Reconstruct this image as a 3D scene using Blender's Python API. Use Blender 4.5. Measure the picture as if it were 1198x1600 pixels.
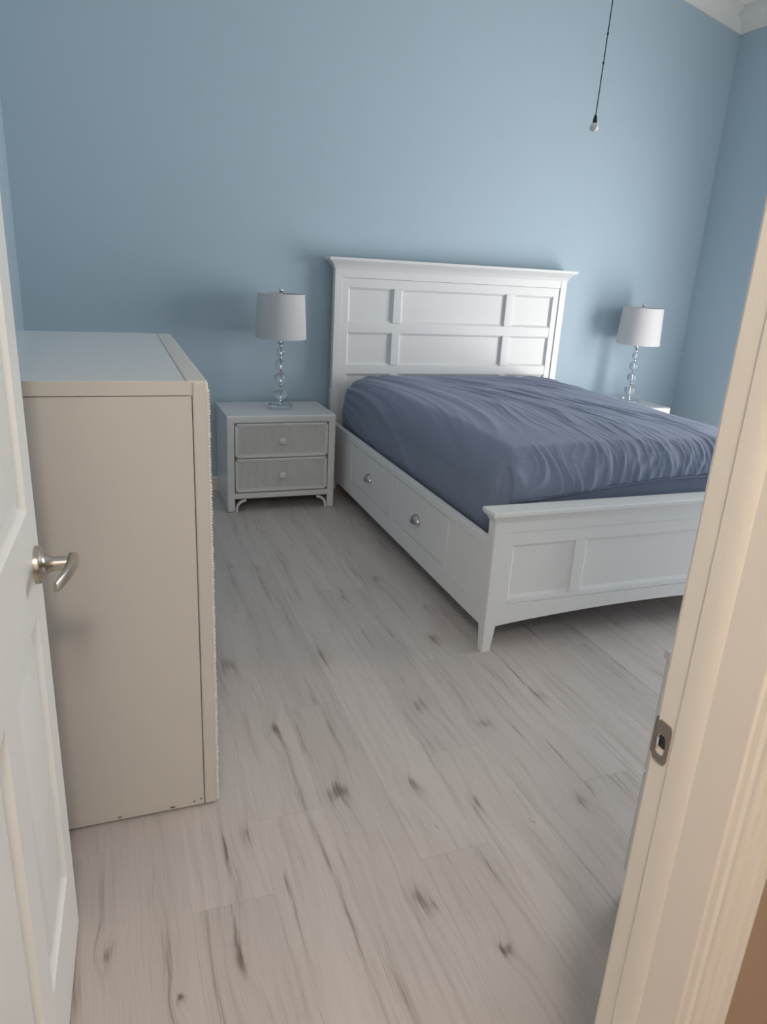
import bpy, bmesh, math, random
from mathutils import Vector, Matrix, noise

for o in list(bpy.data.objects):
    bpy.data.objects.remove(o, do_unlink=True)
S = bpy.context.scene
COL = S.collection
R = math.radians
random.seed(7)

# ------------------------------------------------------------------ camera
F_PX, W_PX, H_PX = 1121.7, 1198, 1600
CAM_LOC = Vector((-1.2753, -4.4403, 1.3946))
YAW, PITCH, ROLL = -0.3683, -0.3281, 0.0578
cam = bpy.data.cameras.new('camera')
cam_ob = bpy.data.objects.new('camera', cam)
COL.objects.link(cam_ob)
S.camera = cam_ob
cam.sensor_fit = 'VERTICAL'
cam.sensor_height = 24.0
cam.lens = F_PX / H_PX * 24.0
cam.clip_start = 0.02
_f = Vector((-math.sin(YAW) * math.cos(PITCH), math.cos(YAW) * math.cos(PITCH), math.sin(PITCH)))
_r = Vector((math.cos(YAW), math.sin(YAW), 0))
_u = _r.cross(_f)
_r2 = _r * math.cos(ROLL) + _u * math.sin(ROLL)
_u2 = -_r * math.sin(ROLL) + _u * math.cos(ROLL)
M = Matrix((_r2, _u2, -_f)).transposed().to_4x4()
M.translation = CAM_LOC
cam_ob.matrix_world = M

# ------------------------------------------------------------------ light, world, exposure
S.view_settings.view_transform = 'Standard'
S.view_settings.look = 'None'
S.view_settings.gamma = 1.0
S.view_settings.use_curve_mapping = False
S.view_settings.exposure = 0.0

world = bpy.data.worlds.new('daylight')
S.world = world
world.use_nodes = True
world.node_tree.nodes['Background'].inputs[0].default_value = (0.90, 0.95, 1.0, 1)
world.node_tree.nodes['Background'].inputs[1].default_value = 1.2


def area(name, loc, aim, sx, sy, power, color):
    l = bpy.data.lights.new(name, 'AREA')
    l.shape = 'RECTANGLE'
    l.size, l.size_y = sx, sy
    l.energy = power
    l.color = color
    o = bpy.data.objects.new(name, l)
    COL.objects.link(o)
    o.location = loc
    o.rotation_euler = (Vector(aim) - Vector(loc)).to_track_quat('-Z', 'Y').to_euler()
    return o


# daylight through the glass door in the right wall
area('window_daylight', (2.824, -1.97, 1.02), (2.0, -1.97, 1.17), 1.76, 1.86, 80, (1.0, 0.975, 0.94))
# warm ceiling lamp of the hallway behind the camera
hall = bpy.data.lights.new('hall_lamp', 'POINT')
hall.energy = 50
hall.color = (1.0, 0.87, 0.72)
hall.shadow_soft_size = 0.12
hall_ob = bpy.data.objects.new('hall_lamp', hall)
COL.objects.link(hall_ob)
hall_ob.location = (-1.32, -4.82, 2.36)

# soft fill light added behind the camera to lift the shaded left-facing sides
area('hall_fill', (-0.9, -5.75, 1.45), (-0.7, -3.0, 1.0), 2.2, 1.5, 7.5, (1.0, 0.97, 0.93))

# ------------------------------------------------------------------ materials


def nt(name):
    m = bpy.data.materials.new(name)
    m.use_nodes = True
    t = m.node_tree
    b = t.nodes['Principled BSDF']
    return m, t, b


def node(t, kind, **kw):
    n = t.nodes.new(kind)
    for k, v in kw.items():
        setattr(n, k, v)
    return n


def paint(name, col, rough=0.5, var=0.03, nscale=6, bump=0.0, bscale=200, spec=0.5, stretch=None):
    """painted / coated surface: slight mottling of the colour and a fine relief"""
    m, t, b = nt(name)
    b.inputs['Roughness'].default_value = rough
    b.inputs['Specular IOR Level'].default_value = spec
    tc = node(t, 'ShaderNodeTexCoord')
    n = node(t, 'ShaderNodeTexNoise')
    n.inputs['Scale'].default_value = nscale
    n.inputs['Detail'].default_value = 4
    t.links.new(tc.outputs['Object'], n.inputs['Vector'])
    mx = node(t, 'ShaderNodeMix', data_type='RGBA')
    mx.inputs['A'].default_value = tuple(c * (1 - var) for c in col) + (1,)
    mx.inputs['B'].default_value = tuple(min(1, c * (1 + var)) for c in col) + (1,)
    t.links.new(n.outputs['Fac'], mx.inputs['Factor'])
    t.links.new(mx.outputs['Result'], b.inputs['Base Color'])
    if bump:
        n2 = node(t, 'ShaderNodeTexNoise')
        n2.inputs['Scale'].default_value = bscale
        n2.inputs['Detail'].default_value = 3
        if stretch:
            mp = node(t, 'ShaderNodeMapping')
            mp.inputs['Scale'].default_value = stretch
            t.links.new(tc.outputs['Object'], mp.inputs['Vector'])
            t.links.new(mp.outputs['Vector'], n2.inputs['Vector'])
        else:
            t.links.new(tc.outputs['Object'], n2.inputs['Vector'])
        bp = node(t, 'ShaderNodeBump')
        bp.inputs['Strength'].default_value = bump
        bp.inputs['Distance'].default_value = 0.002
        t.links.new(n2.outputs['Fac'], bp.inputs['Height'])
        t.links.new(bp.outputs['Normal'], b.inputs['Normal'])
    return m


def metal(name, col, rough):
    m, t, b = nt(name)
    b.inputs['Metallic'].default_value = 1
    b.inputs['Base Color'].default_value = col + (1,)
    n = node(t, 'ShaderNodeTexNoise')
    n.inputs['Scale'].default_value = 300
    mr = node(t, 'ShaderNodeMapRange')
    mr.inputs['To Min'].default_value = rough * 0.8
    mr.inputs['To Max'].default_value = rough * 1.25
    t.links.new(n.outputs['Fac'], mr.inputs['Value'])
    t.links.new(mr.outputs['Result'], b.inputs['Roughness'])
    return m


def glass(name, col=(1, 1, 1), ior=1.5):
    m, t, b = nt(name)
    b.inputs['Transmission Weight'].default_value = 1
    b.inputs['IOR'].default_value = ior
    b.inputs['Roughness'].default_value = 0.02
    b.inputs['Base Color'].default_value = col + (1,)
    return m


def pane_glass(name):
    m, t, b = nt(name)
    out = t.nodes['Material Output']
    tr = node(t, 'ShaderNodeBsdfTransparent')
    gl = node(t, 'ShaderNodeBsdfGlossy')
    gl.inputs['Roughness'].default_value = 0.02
    lw = node(t, 'ShaderNodeLayerWeight')
    pw = node(t, 'ShaderNodeMath', operation='POWER')
    pw.inputs[1].default_value = 5
    t.links.new(lw.outputs['Facing'], pw.inputs[0])
    fr = node(t, 'ShaderNodeMath', operation='MULTIPLY_ADD')
    fr.inputs[1].default_value = 0.9
    fr.inputs[2].default_value = 0.04
    t.links.new(pw.outputs[0], fr.inputs[0])
    mx = node(t, 'ShaderNodeMixShader')
    t.links.new(fr.outputs[0], mx.inputs[0])
    t.links.new(tr.outputs[0], mx.inputs[1])
    t.links.new(gl.outputs[0], mx.inputs[2])
    t.links.new(mx.outputs[0], out.inputs['Surface'])
    return m


def wall_paint(name, col):
    return paint(name, col, rough=0.75, var=0.015, nscale=1.5, bump=0.25, bscale=90, spec=0.25)


M_WALL = wall_paint('blue_wall_paint', (0.475, 0.59, 0.675))
M_HALLWALL = wall_paint('tan_hall_paint', (0.43, 0.325, 0.235))
M_CEIL = paint('white_ceiling_paint', (0.88, 0.88, 0.86), rough=0.9, bump=0.5, bscale=120)
M_TRIM = paint('white_trim_paint', (0.82, 0.79, 0.74), rough=0.42, var=0.02, bump=0.06, bscale=60, stretch=(1, 1, .1))
M_DOOR = paint('white_door_paint', (0.80, 0.80, 0.78), rough=0.36, var=0.015, bump=0.08, bscale=160, stretch=(1, 1, .06))
M_BED = paint('white_bed_lacquer', (0.80, 0.80, 0.80), rough=0.38, var=0.015, bump=0.05, bscale=120)
M_WICKER_FRAME = paint('white_wicker_frame', (0.76, 0.75, 0.73), rough=0.5, var=0.05, nscale=25, bump=0.5, bscale=260)
M_CREAM = paint('cream_laminate', (0.66, 0.63, 0.59), rough=0.45, var=0.02, nscale=3, bump=0.05, bscale=300)
M_TOP = paint('white_laminate_top', (0.74, 0.74, 0.74), rough=0.2, var=0.015)
M_SLAT = paint('brown_pine_slats', (0.16, 0.075, 0.045), rough=0.6, var=0.2, nscale=8)
M_DARK = paint('dark_gap', (0.03, 0.03, 0.03), rough=0.9)
M_CHIP = paint('bare_chip_brown', (0.10, 0.065, 0.045), rough=0.8)
M_CHROME = metal('polished_chrome', (0.78, 0.78, 0.79), 0.10)
M_CUP = metal('satin_cup_metal', (0.46, 0.44, 0.42), 0.22)
M_NICKEL = metal('brushed_nickel', (0.50, 0.455, 0.40), 0.28)
M_PLATE = metal('strike_plate_steel', (0.33, 0.29, 0.26), 0.36)
M_CRYSTAL = glass('clear_crystal', (0.97, 0.985, 1.0))
M_PANE = pane_glass('window_glass')
M_ALU = paint('white_window_frame', (0.78, 0.79, 0.79), rough=0.4)
M_CORD = paint('dark_grey_cord', (0.06, 0.065, 0.07), rough=0.6)
M_BLACK = paint('black_ferrule', (0.012, 0.012, 0.014), rough=0.45)
M_KNOB = paint('pearl_white_knob', (0.72, 0.73, 0.72), rough=0.18)
M_FAN = paint('white_fan_enamel', (0.78, 0.78, 0.77), rough=0.35)
M_GROUND = paint('patio_concrete', (0.48, 0.47, 0.45), rough=0.9, var=0.08, nscale=4)


def shade_fabric():
    m, t, b = nt('white_shade_linen')
    b.inputs['Base Color'].default_value = (0.78, 0.77, 0.79, 1)
    b.inputs['Roughness'].default_value = 0.85
    tc = node(t, 'ShaderNodeTexCoord')
    mp = node(t, 'ShaderNodeMapping')
    mp.inputs['Scale'].default_value = (30, 30, 420)
    n = node(t, 'ShaderNodeTexNoise')
    n.inputs['Scale'].default_value = 1
    t.links.new(tc.outputs['Object'], mp.inputs['Vector'])
    t.links.new(mp.outputs['Vector'], n.inputs['Vector'])
    mx = node(t, 'ShaderNodeMix', data_type='RGBA')
    mx.inputs['A'].default_value = (0.70, 0.69, 0.71, 1)
    mx.inputs['B'].default_value = (0.84, 0.83, 0.85, 1)
    t.links.new(n.outputs['Fac'], mx.inputs['Factor'])
    t.links.new(mx.outputs['Result'], b.inputs['Base Color'])
    tl = node(t, 'ShaderNodeBsdfTranslucent')
    t.links.new(mx.outputs['Result'], tl.inputs['Color'])
    ms = node(t, 'ShaderNodeMixShader')
    ms.inputs[0].default_value = 0.18
    t.links.new(b.outputs[0], ms.inputs[1])
    t.links.new(tl.outputs[0], ms.inputs[2])
    t.links.new(ms.outputs[0], t.nodes['Material Output'].inputs['Surface'])
    return m


M_SHADE = shade_fabric()


def sheet_fabric():
    m, t, b = nt('slate_blue_sheet')
    b.inputs['Roughness'].default_value = 0.8
    b.inputs['Sheen Weight'].default_value = 0.25
    b.inputs['Sheen Roughness'].default_value = 0.4
    b.inputs['Sheen Tint'].default_value = (0.75, 0.82, 1, 1)
    b.inputs['Specular IOR Level'].default_value = 0.3
    tc = node(t, 'ShaderNodeTexCoord')
    n = node(t, 'ShaderNodeTexNoise')
    n.inputs['Scale'].default_value = 9
    n.inputs['Detail'].default_value = 6
    t.links.new(tc.outputs['Object'], n.inputs['Vector'])
    mx = node(t, 'ShaderNodeMix', data_type='RGBA')
    mx.inputs['A'].default_value = (0.180, 0.213, 0.295, 1)
    mx.inputs['B'].default_value = (0.212, 0.248, 0.340, 1)
    t.links.new(n.outputs['Fac'], mx.inputs['Factor'])
    t.links.new(mx.outputs['Result'], b.inputs['Base Color'])
    n2 = node(t, 'ShaderNodeTexNoise')
    n2.inputs['Scale'].default_value = 700
    bp = node(t, 'ShaderNodeBump')
    bp.inputs['Strength'].default_value = 0.15
    bp.inputs['Distance'].default_value = 0.001
    t.links.new(tc.outputs['Object'], n2.inputs['Vector'])
    t.links.new(n2.outputs['Fac'], bp.inputs['Height'])
    t.links.new(bp.outputs['Normal'], b.inputs['Normal'])
    return m


M_SHEET = sheet_fabric()

# knots and dark grain marks of the floor boards: (x, y, half width, half length, strength)
KNOTS = [(-.57, -.82, .022, .035, .5), (-.16, -1.54, .035, .05, .55), (-.14, -2.13, .04, .06, .9), (-.38, -2.54, .035, .065, .75),
         (-.87, -2.55, .03, .04, .8), (-.76, -2.88, .045, .05, .85), (-.54, -2.92, .028, .05, .8), (-.20, -2.69, .045, .05, .7),
         (.06, -2.60, .03, .06, .6), (-.11, -3.11, .035, .045, .6), (-.40, -3.03, .02, .07, .75), (-.67, -3.28, .032, .045, .8),
         (-.55, -3.46, .022, .024, 1.1), (-1.03, -2.97, .022, .06, .5), (-1.10, -3.30, .02, .06, 1.0), (-1.225, -3.355, .011, .02, 1.5),
         (-1.36, -3.21, .022, .03, .7), (-.48, -3.22, .03, .10, .55), (-.95, -2.13, .035, .08, .85), (-.60, -2.15, .028, .09, .6),
         (-.38, -1.69, .03, .04, .5), (-.02, -.8, .05, .04, .5), (-.29, -3.14, .010, .012, 1.0), (-.55, -3.08, .006, .012, 1.0)]
STREAKS = [(-.70, -1.55, .010, .32, .95), (-.66, -1.85, .012, .22, .8), (-.56, -1.25, .010, .35, .45), (-1.09, -3.02, .008, .10, .9),
           (-1.07, -3.12, .012, .09, .6), (-1.10, -3.22, .007, .10, .7), (-.96, -3.15, .010, .14, .7), (-.12, -2.85, .008, .18, .75),
           (.05, -2.45, .008, .30, .75), (.18, -2.35, .012, .20, .5), (-.30, -2.35, .010, .38, .6), (-.22, -2.30, .008, .30, .5),
           (-.86, -2.80, .014, .30, .7), (-.80, -2.62, .009, .16, .7), (-.45, -2.70, .010, .25, .55), (-.62, -2.98, .010, .12, .5),
           (-.70, -3.35, .010, .25, .5), (-.85, -3.30, .012, .30, .55), (-.80, -3.42, .012, .25, .5), (-.42, -3.20, .008, .10, .7),
           (-.34, -3.34, .008, .30, .45), (-.06, -2.95, .006, .35, .5), (-.98, -1.75, .012, .35, .5), (-1.26, -3.05, .004, .12, .55),
           (-.37, -1.62, .016, .06, .7), (.28, -2.15, .012, .35, .45), (.48, -2.35, .010, .35, .5), (-.24, -3.35, .010, .18, .5)]


def floor_wood():
    m, t, b = nt('grey_oak_planks')
    L = t.links.new
    b.inputs['Specular IOR Level'].default_value = 0.4

    def mth(op, a, bb=None, c=None, clamp=False):
        n = node(t, 'ShaderNodeMath', operation=op)
        n.use_clamp = clamp
        for i, v in enumerate((a, bb, c)):
            if v is None:
                continue
            if isinstance(v, (int, float)):
                n.inputs[i].default_value = v
            else:
                L(v, n.inputs[i])
        return n.outputs[0]
    g = node(t, 'ShaderNodeNewGeometry')
    oi = node(t, 'ShaderNodeObjectInfo')
    sep = node(t, 'ShaderNodeSeparateXYZ')
    L(g.outputs['Position'], sep.inputs[0])
    X, Y = sep.outputs[0], sep.outputs[1]
    # wobble shared by all marks so that their outline is ragged
    wob = node(t, 'ShaderNodeTexNoise')
    wob.inputs['Scale'].default_value = 1.0
    wob.inputs['Detail'].default_value = 5
    cw = node(t, 'ShaderNodeCombineXYZ')
    L(mth('MULTIPLY', X, 28), cw.inputs[0])
    L(mth('MULTIPLY', Y, 9), cw.inputs[1])
    L(cw.outputs[0], wob.inputs['Vector'])
    wv = node(t, 'ShaderNodeSeparateColor')
    L(wob.outputs['Color'], wv.inputs[0])
    wx = mth('SUBTRACT', wv.outputs[0], 0.5)
    wy = mth('SUBTRACT', wv.outputs[1], 0.5)
    Xw = mth('MULTIPLY_ADD', wx, 0.05, X)
    Yw = mth('MULTIPLY_ADD', wy, 0.12, Y)

    def blob(lst, xx, yy):
        tot = None
        for (kx, ky, sx, sy, st) in lst:
            dx = mth('MULTIPLY', mth('SUBTRACT', xx, kx), 1 / sx)
            dy = mth('MULTIPLY', mth('SUBTRACT', yy, ky), 1 / sy)
            r2 = mth('MULTIPLY_ADD', dx, dx, mth('MULTIPLY', dy, dy))
            e = mth('MULTIPLY', mth('POWER', 2.718, mth('MULTIPLY', mth('POWER', r2, 1.0), -1.0)), st)
            tot = e if tot is None else mth('ADD', tot, e)
        return tot
    kd = blob([(a, c_, d * .68, e_ * .72, f) for a, c_, d, e_, f in KNOTS], Xw, Yw)
    sd = blob([(a, c_, d * .62, e_ * .8, f) for a, c_, d, e_, f in STREAKS], mth('MULTIPLY_ADD', wx, 0.03, X), Y)
    kbend = blob([(a, bb, c * 2.2, d * 1.9, 1.0) for a, bb, c, d, s in KNOTS], X, Y)
    # grain, running along y, offset board by board, bent round the knots
    rnd = mth('MULTIPLY', oi.outputs['Random'], 37.0)
    cg = node(t, 'ShaderNodeCombineXYZ')
    low = node(t, 'ShaderNodeTexNoise')
    low.inputs['Scale'].default_value = 1.0
    low.inputs['Detail'].default_value = 2
    cl = node(t, 'ShaderNodeCombineXYZ')
    L(mth('MULTIPLY_ADD', X, 5, rnd), cl.inputs[0])
    L(mth('MULTIPLY', Y, 1.1), cl.inputs[1])
    L(cl.outputs[0], low.inputs['Vector'])
    Xb = mth('MULTIPLY_ADD', kbend, 0.020, X)
    Xb = mth('MULTIPLY_ADD', low.outputs['Fac'], 0.028, Xb)
    L(mth('MULTIPLY_ADD', Xb, 55, rnd), cg.inputs[0])
    L(mth('MULTIPLY', Y, 2.2), cg.inputs[1])
    L(rnd, cg.inputs[2])
    gr = node(t, 'ShaderNodeTexNoise')
    gr.inputs['Scale'].default_value = 1.0
    gr.inputs['Detail'].default_value = 6
    gr.inputs['Roughness'].default_value = 0.62
    L(cg.outputs[0], gr.inputs['Vector'])
    # broad bands of tone
    cb = node(t, 'ShaderNodeCombineXYZ')
    L(mth('MULTIPLY_ADD', Xb, 12, rnd), cb.inputs[0])
    L(mth('MULTIPLY', Y, 1.0), cb.inputs[1])
    L(rnd, cb.inputs[2])
    bd = node(t, 'ShaderNodeTexNoise')
    bd.inputs['Scale'].default_value = 1.0
    bd.inputs['Detail'].default_value = 4
    L(cb.outputs[0], bd.inputs['Vector'])
    # fine pores
    cf = node(t, 'ShaderNodeCombineXYZ')
    L(mth('MULTIPLY_ADD', Xb, 330, rnd), cf.inputs[0])
    L(mth('MULTIPLY', Y, 9), cf.inputs[1])
    fi = node(t, 'ShaderNodeTexNoise')
    fi.inputs['Scale'].default_value = 1.0
    fi.inputs['Detail'].default_value = 2
    L(cf.outputs[0], fi.inputs['Vector'])
    s1 = node(t, 'ShaderNodeMapRange')
    s1.inputs['From Min'].default_value = 0.50
    s1.inputs['From Max'].default_value = 0.76
    L(gr.outputs['Fac'], s1.inputs['Value'])
    s2 = node(t, 'ShaderNodeMapRange')
    s2.inputs['From Min'].default_value = 0.38
    s2.inputs['From Max'].default_value = 0.72
    L(bd.outputs['Fac'], s2.inputs['Value'])
    dark = mth('MULTIPLY', s1.outputs[0], 0.40)
    dark = mth('MULTIPLY_ADD', s2.outputs[0], 0.25, dark)
    dark = mth('MULTIPLY_ADD', mth('SUBTRACT', fi.outputs['Fac'], 0.5), 0.50, dark)
    marks = mth('ADD', mth('MULTIPLY', kd, 0.50), mth('MULTIPLY', sd, 0.46))
    # marks are strongest where the grain is dark
    marks = mth('MULTIPLY', marks, mth('MULTIPLY_ADD', gr.outputs['Fac'], 1.5, 0.25))
    dark = mth('ADD', dark, marks, clamp=True)
    ramp = node(t, 'ShaderNodeValToRGB')
    cr = ramp.color_ramp
    cr.elements[0].position = 0.0
    cr.elements[0].color = (0.58, 0.53, 0.507, 1)
    cr.elements[1].position = 1.0
    cr.elements[1].color = (0.085, 0.070, 0.064, 1)
    e = cr.elements.new(0.30)
    e.color = (0.50, 0.455, 0.43, 1)
    e = cr.elements.new(0.6)
    e.color = (0.28, 0.235, 0.22, 1)
    L(dark, ramp.inputs['Fac'])
    # every board has a tone of its own
    tone = mth('MULTIPLY_ADD', oi.outputs['Random'], 0.09, 0.955)
    mul = node(t, 'ShaderNodeMix', data_type='RGBA', blend_type='MULTIPLY')
    mul.inputs['Factor'].default_value = 1
    ct = node(t, 'ShaderNodeCombineColor')
    for i in range(3):
        L(tone, ct.inputs[i])
    L(ramp.outputs['Color'], mul.inputs['A'])
    L(ct.outputs[0], mul.inputs['B'])
    L(mul.outputs['Result'], b.inputs['Base Color'])
    L(mth('MULTIPLY_ADD', gr.outputs['Fac'], 0.2, 0.33), b.inputs['Roughness'])
    bp = node(t, 'ShaderNodeBump')
    bp.inputs['Strength'].default_value = 0.12
    bp.inputs['Distance'].default_value = 0.002
    L(fi.outputs['Fac'], bp.inputs['Height'])
    L(bp.outputs['Normal'], b.inputs['Normal'])
    return m


M_FLOOR = floor_wood()


def rattan():
    """woven wicker drawer front: fine vertical reeds crossed by strands"""
    m, t, b = nt('white_woven_wicker')
    b.inputs['Roughness'].default_value = 0.55
    L = t.links.new
    tc = node(t, 'ShaderNodeTexCoord')
    w = node(t, 'ShaderNodeTexWave', wave_type='BANDS', bands_direction='Z')
    w.inputs['Scale'].default_value = 75
    w.inputs['Distortion'].default_value = 0.6
    L(tc.outputs['Object'], w.inputs['Vector'])
    mx = node(t, 'ShaderNodeMix', data_type='RGBA')
    mx.inputs['A'].default_value = (0.68, 0.67, 0.65, 1)
    mx.inputs['B'].default_value = (0.80, 0.79, 0.77, 1)
    L(w.outputs['Fac'], mx.inputs['Factor'])
    L(mx.outputs['Result'], b.inputs['Base Color'])
    bp = node(t, 'ShaderNodeBump')
    bp.inputs['Strength'].default_value = 0.5
    bp.inputs['Distance'].default_value = 0.002
    L(w.outputs['Fac'], bp.inputs['Height'])
    L(bp.outputs['Normal'], b.inputs['Normal'])
    return m


M_RATTAN = rattan()

# ------------------------------------------------------------------ mesh helpers


def merge(dst, src):
    me = bpy.data.meshes.new('tmp')
    src.to_mesh(me)
    src.free()
    dst.from_mesh(me)
    bpy.data.meshes.remove(me)


def box(bm, x0, x1, y0, y1, z0, z1, bev=0.0, seg=2):
    t = bmesh.new()
    vs = [t.verts.new((x, y, z)) for z in (z0, z1) for y in (y0, y1) for x in (x0, x1)]
    for f in ((0, 2, 3, 1), (4, 5, 7, 6), (0, 1, 5, 4), (2, 6, 7, 3), (0, 4, 6, 2), (1, 3, 7, 5)):
        t.faces.new([vs[i] for i in f])
    if bev:
        bmesh.ops.bevel(t, geom=t.edges[:], offset=bev, segments=seg, profile=0.5, affect='EDGES')
    merge(bm, t)
    return bm


def B(*a, **k):
    return box(bmesh.new(), *a, **k)


def loft(bm, rings, cap0=True, cap1=True):
    """rings: lists of points of equal length, joined in order"""
    vr = [[bm.verts.new(p) for p in r] for r in rings]
    n = len(rings[0])
    for a, b in zip(vr, vr[1:]):
        for i in range(n):
            j = (i + 1) % n
            try:
                bm.faces.new((a[i], a[j], b[j], b[i]))
            except ValueError:
                pass
    if cap0:
        bm.faces.new(list(reversed(vr[0])))
    if cap1:
        bm.faces.new(vr[-1])
    bmesh.ops.recalc_face_normals(bm, faces=bm.faces[:])
    return bm


def cap_moulding(bm, x0, x1, y0, y1, levels):
    """stack of rectangles growing outwards by the given offsets: a mitred moulding"""
    rings = []
    for z, o in levels:
        rings.append([(x0 - o, y0 - o, z), (x1 + o, y0 - o, z), (x1 + o, y1 + o, z), (x0 - o, y1 + o, z)])
    return loft(bm, rings)


def lathe(bm, prof, c=(0, 0, 0), seg=32, axis='z'):
    rings = []
    for r, h in prof:
        ring = []
        for i in range(seg):
            a = 2 * math.pi * i / seg
            u, v = r * math.cos(a), r * math.sin(a)
            if axis == 'z':
                p = (c[0] + u, c[1] + v, c[2] + h)
            elif axis == 'x':
                p = (c[0] + h, c[1] + u, c[2] + v)
            else:
                p = (c[0] + u, c[1] + h, c[2] + v)
            ring.append(p)
        rings.append(ring)
    return loft(bm, rings)


def sphere(bm, c, r, seg=24, rings=14, sx=1, sy=1, sz=1):
    prof = [(max(1e-4, r * math.sin(math.pi * i / rings)), -r * math.cos(math.pi * i / rings)) for i in range(rings + 1)]
    t = bmesh.new()
    lathe(t, prof, (0, 0, 0), seg)
    for v in t.verts:
        v.co = Vector((v.co.x * sx + c[0], v.co.y * sy + c[1], v.co.z * sz + c[2]))
    merge(bm, t)
    return bm


def tube(bm, pts, rad, seg=10):
    pts = [Vector(p) for p in pts]
    rads = rad if isinstance(rad, (list, tuple)) else [rad] * len(pts)
    rings = []
    prev = None
    for i, p in enumerate(pts):
        d = (pts[min(i + 1, len(pts) - 1)] - pts[max(i - 1, 0)]).normalized()
        if prev is None:
            a = Vector((0, 0, 1)) if abs(d.z) < .9 else Vector((1, 0, 0))
            u = d.cross(a).normalized()
        else:
            u = (prev - d * prev.dot(d)).normalized()
        prev = u
        v = d.cross(u)
        rings.append([p + u * (rads[i] * math.cos(2 * math.pi * k / seg)) + v * (rads[i] * math.sin(2 * math.pi * k / seg)) for k in range(seg)])
    return loft(bm, rings)


def prism(bm, poly, axis, a, b):
    """extrude a 2D polygon along an axis; poly in the two other axes in order"""
    def mk(p, h):
        return {'x': (h, p[0], p[1]), 'y': (p[0], h, p[1]), 'z': (p[0], p[1], h)}[axis]
    return loft(bm, [[mk(p, a) for p in poly], [mk(p, b) for p in poly]])


def obj(name, bm, mat, parent=None, label=None, smooth=35, off=None, kind=None):
    me = bpy.data.meshes.new(name)
    if off is not None:
        bmesh.ops.translate(bm, verts=bm.verts[:], vec=-Vector(off))
    bm.to_mesh(me)
    bm.free()
    me.materials.append(mat)
    if smooth:
        me.shade_smooth()
        me.set_sharp_from_angle(angle=R(smooth))
    o = bpy.data.objects.new(name, me)
    if smooth == 35:
        wn = o.modifiers.new('weighted_normal', 'WEIGHTED_NORMAL')
        wn.keep_sharp = True
    COL.objects.link(o)
    if parent:
        o.parent = parent
    if label:
        o['label'] = label
    if kind:
        o['kind'] = kind
    return o


def struct(name, bm, mat, label=None, category=None, parent=None, smooth=35):
    o = obj(name, bm, mat, parent, label, smooth)
    if parent is None:
        o['kind'] = 'structure'
        if category:
            o['category'] = category
    return o


def thing(name, label, cat, loc=(0, 0, 0), group=None):
    o = bpy.data.objects.new(name, None)
    o.empty_display_size = 0.1
    COL.objects.link(o)
    o.location = loc
    o['label'] = label
    o['category'] = cat
    if group:
        o['group'] = group
    return o


def copy_tree(o, parent=None):
    c = o.copy()
    COL.objects.link(c)
    if parent:
        c.parent = parent
    for ch in list(o.children):
        copy_tree(ch, c)
    return c


# ------------------------------------------------------------------ room shell
XL, XR = -1.715, 2.789          # left and right wall
YB, YF = 0.0, -3.864            # back wall, door wall (room faces)
YH = -3.985                     # hall face of the door wall
EAVE, SLOPE, XM = 3.094, 0.236, 0.537
RIDGE = EAVE + SLOPE * (XR - XM)
HX0, HX1, HY0, HZ = -2.3, 0.9, -5.9, 2.45     # hallway behind the camera
JX0, JX1, JZ = -1.452, -0.679, 2.05           # door opening


def ceil_z(x):
    return RIDGE - SLOPE * abs(x - XM)


struct('wall_back', prism(bmesh.new(), [(XL - .1, -.02), (XR + .1, -.02), (XR + .1, EAVE + .1), (XM, RIDGE + .1), (XL - .1, EAVE + .1)], 'y', 0, .1), M_WALL,
       'pale blue wall behind the white headboard', 'wall')
struct('wall_left', B(XL - .1, XL, YF, 0, -.02, EAVE + .1), M_WALL, 'pale blue wall behind the tall chest of drawers', 'wall')
WY0, WY1, WZ = -2.92, -1.02, 2.06               # glass door opening in the right wall
wr = bmesh.new()
box(wr, XR, XR + .1, WY1, 0, -.02, EAVE + .1)
box(wr, XR, XR + .1, YF, WY0, -.02, EAVE + .1)
box(wr, XR, XR + .1, WY0, WY1, WZ, EAVE + .1)
struct('wall_right', wr, M_WALL, 'pale blue wall at the right end of the room', 'wall')
wf = bmesh.new()
prism(wf, [(JX1 + .02, -.02), (XR + .1, -.02), (XR + .1, EAVE + .1), (XM, RIDGE + .1), (JX1 + .02, ceil_z(JX1) + .1)], 'y', YH + .012, YF)
prism(wf, [(XL - .1, -.02), (JX0 - .02, -.02), (JX0 - .02, ceil_z(JX0) + .1), (XL - .1, EAVE + .08)], 'y', YH + .012, YF)
prism(wf, [(JX0 - .02, JZ + .02), (JX1 + .02, JZ + .02), (JX1 + .02, ceil_z(JX1) + .1), (JX0 - .02, ceil_z(JX0) + .1)], 'y', YH + .012, YF)
struct('wall_front', wf, M_WALL, 'pale blue wall with the doorway, room side', 'wall')
ce = bmesh.new()
prism(ce, [(XL - .1, ceil_z(XL - .1)), (XM, RIDGE), (XR + .1, ceil_z(XR + .1)), (XR + .1, EAVE + .2), (XM, RIDGE + .1), (XL - .1, EAVE + .2)], 'y', YF, 0.1)
struct('ceiling', ce, M_CEIL, 'white vaulted ceiling sloping down to the right wall', 'ceiling')

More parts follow.
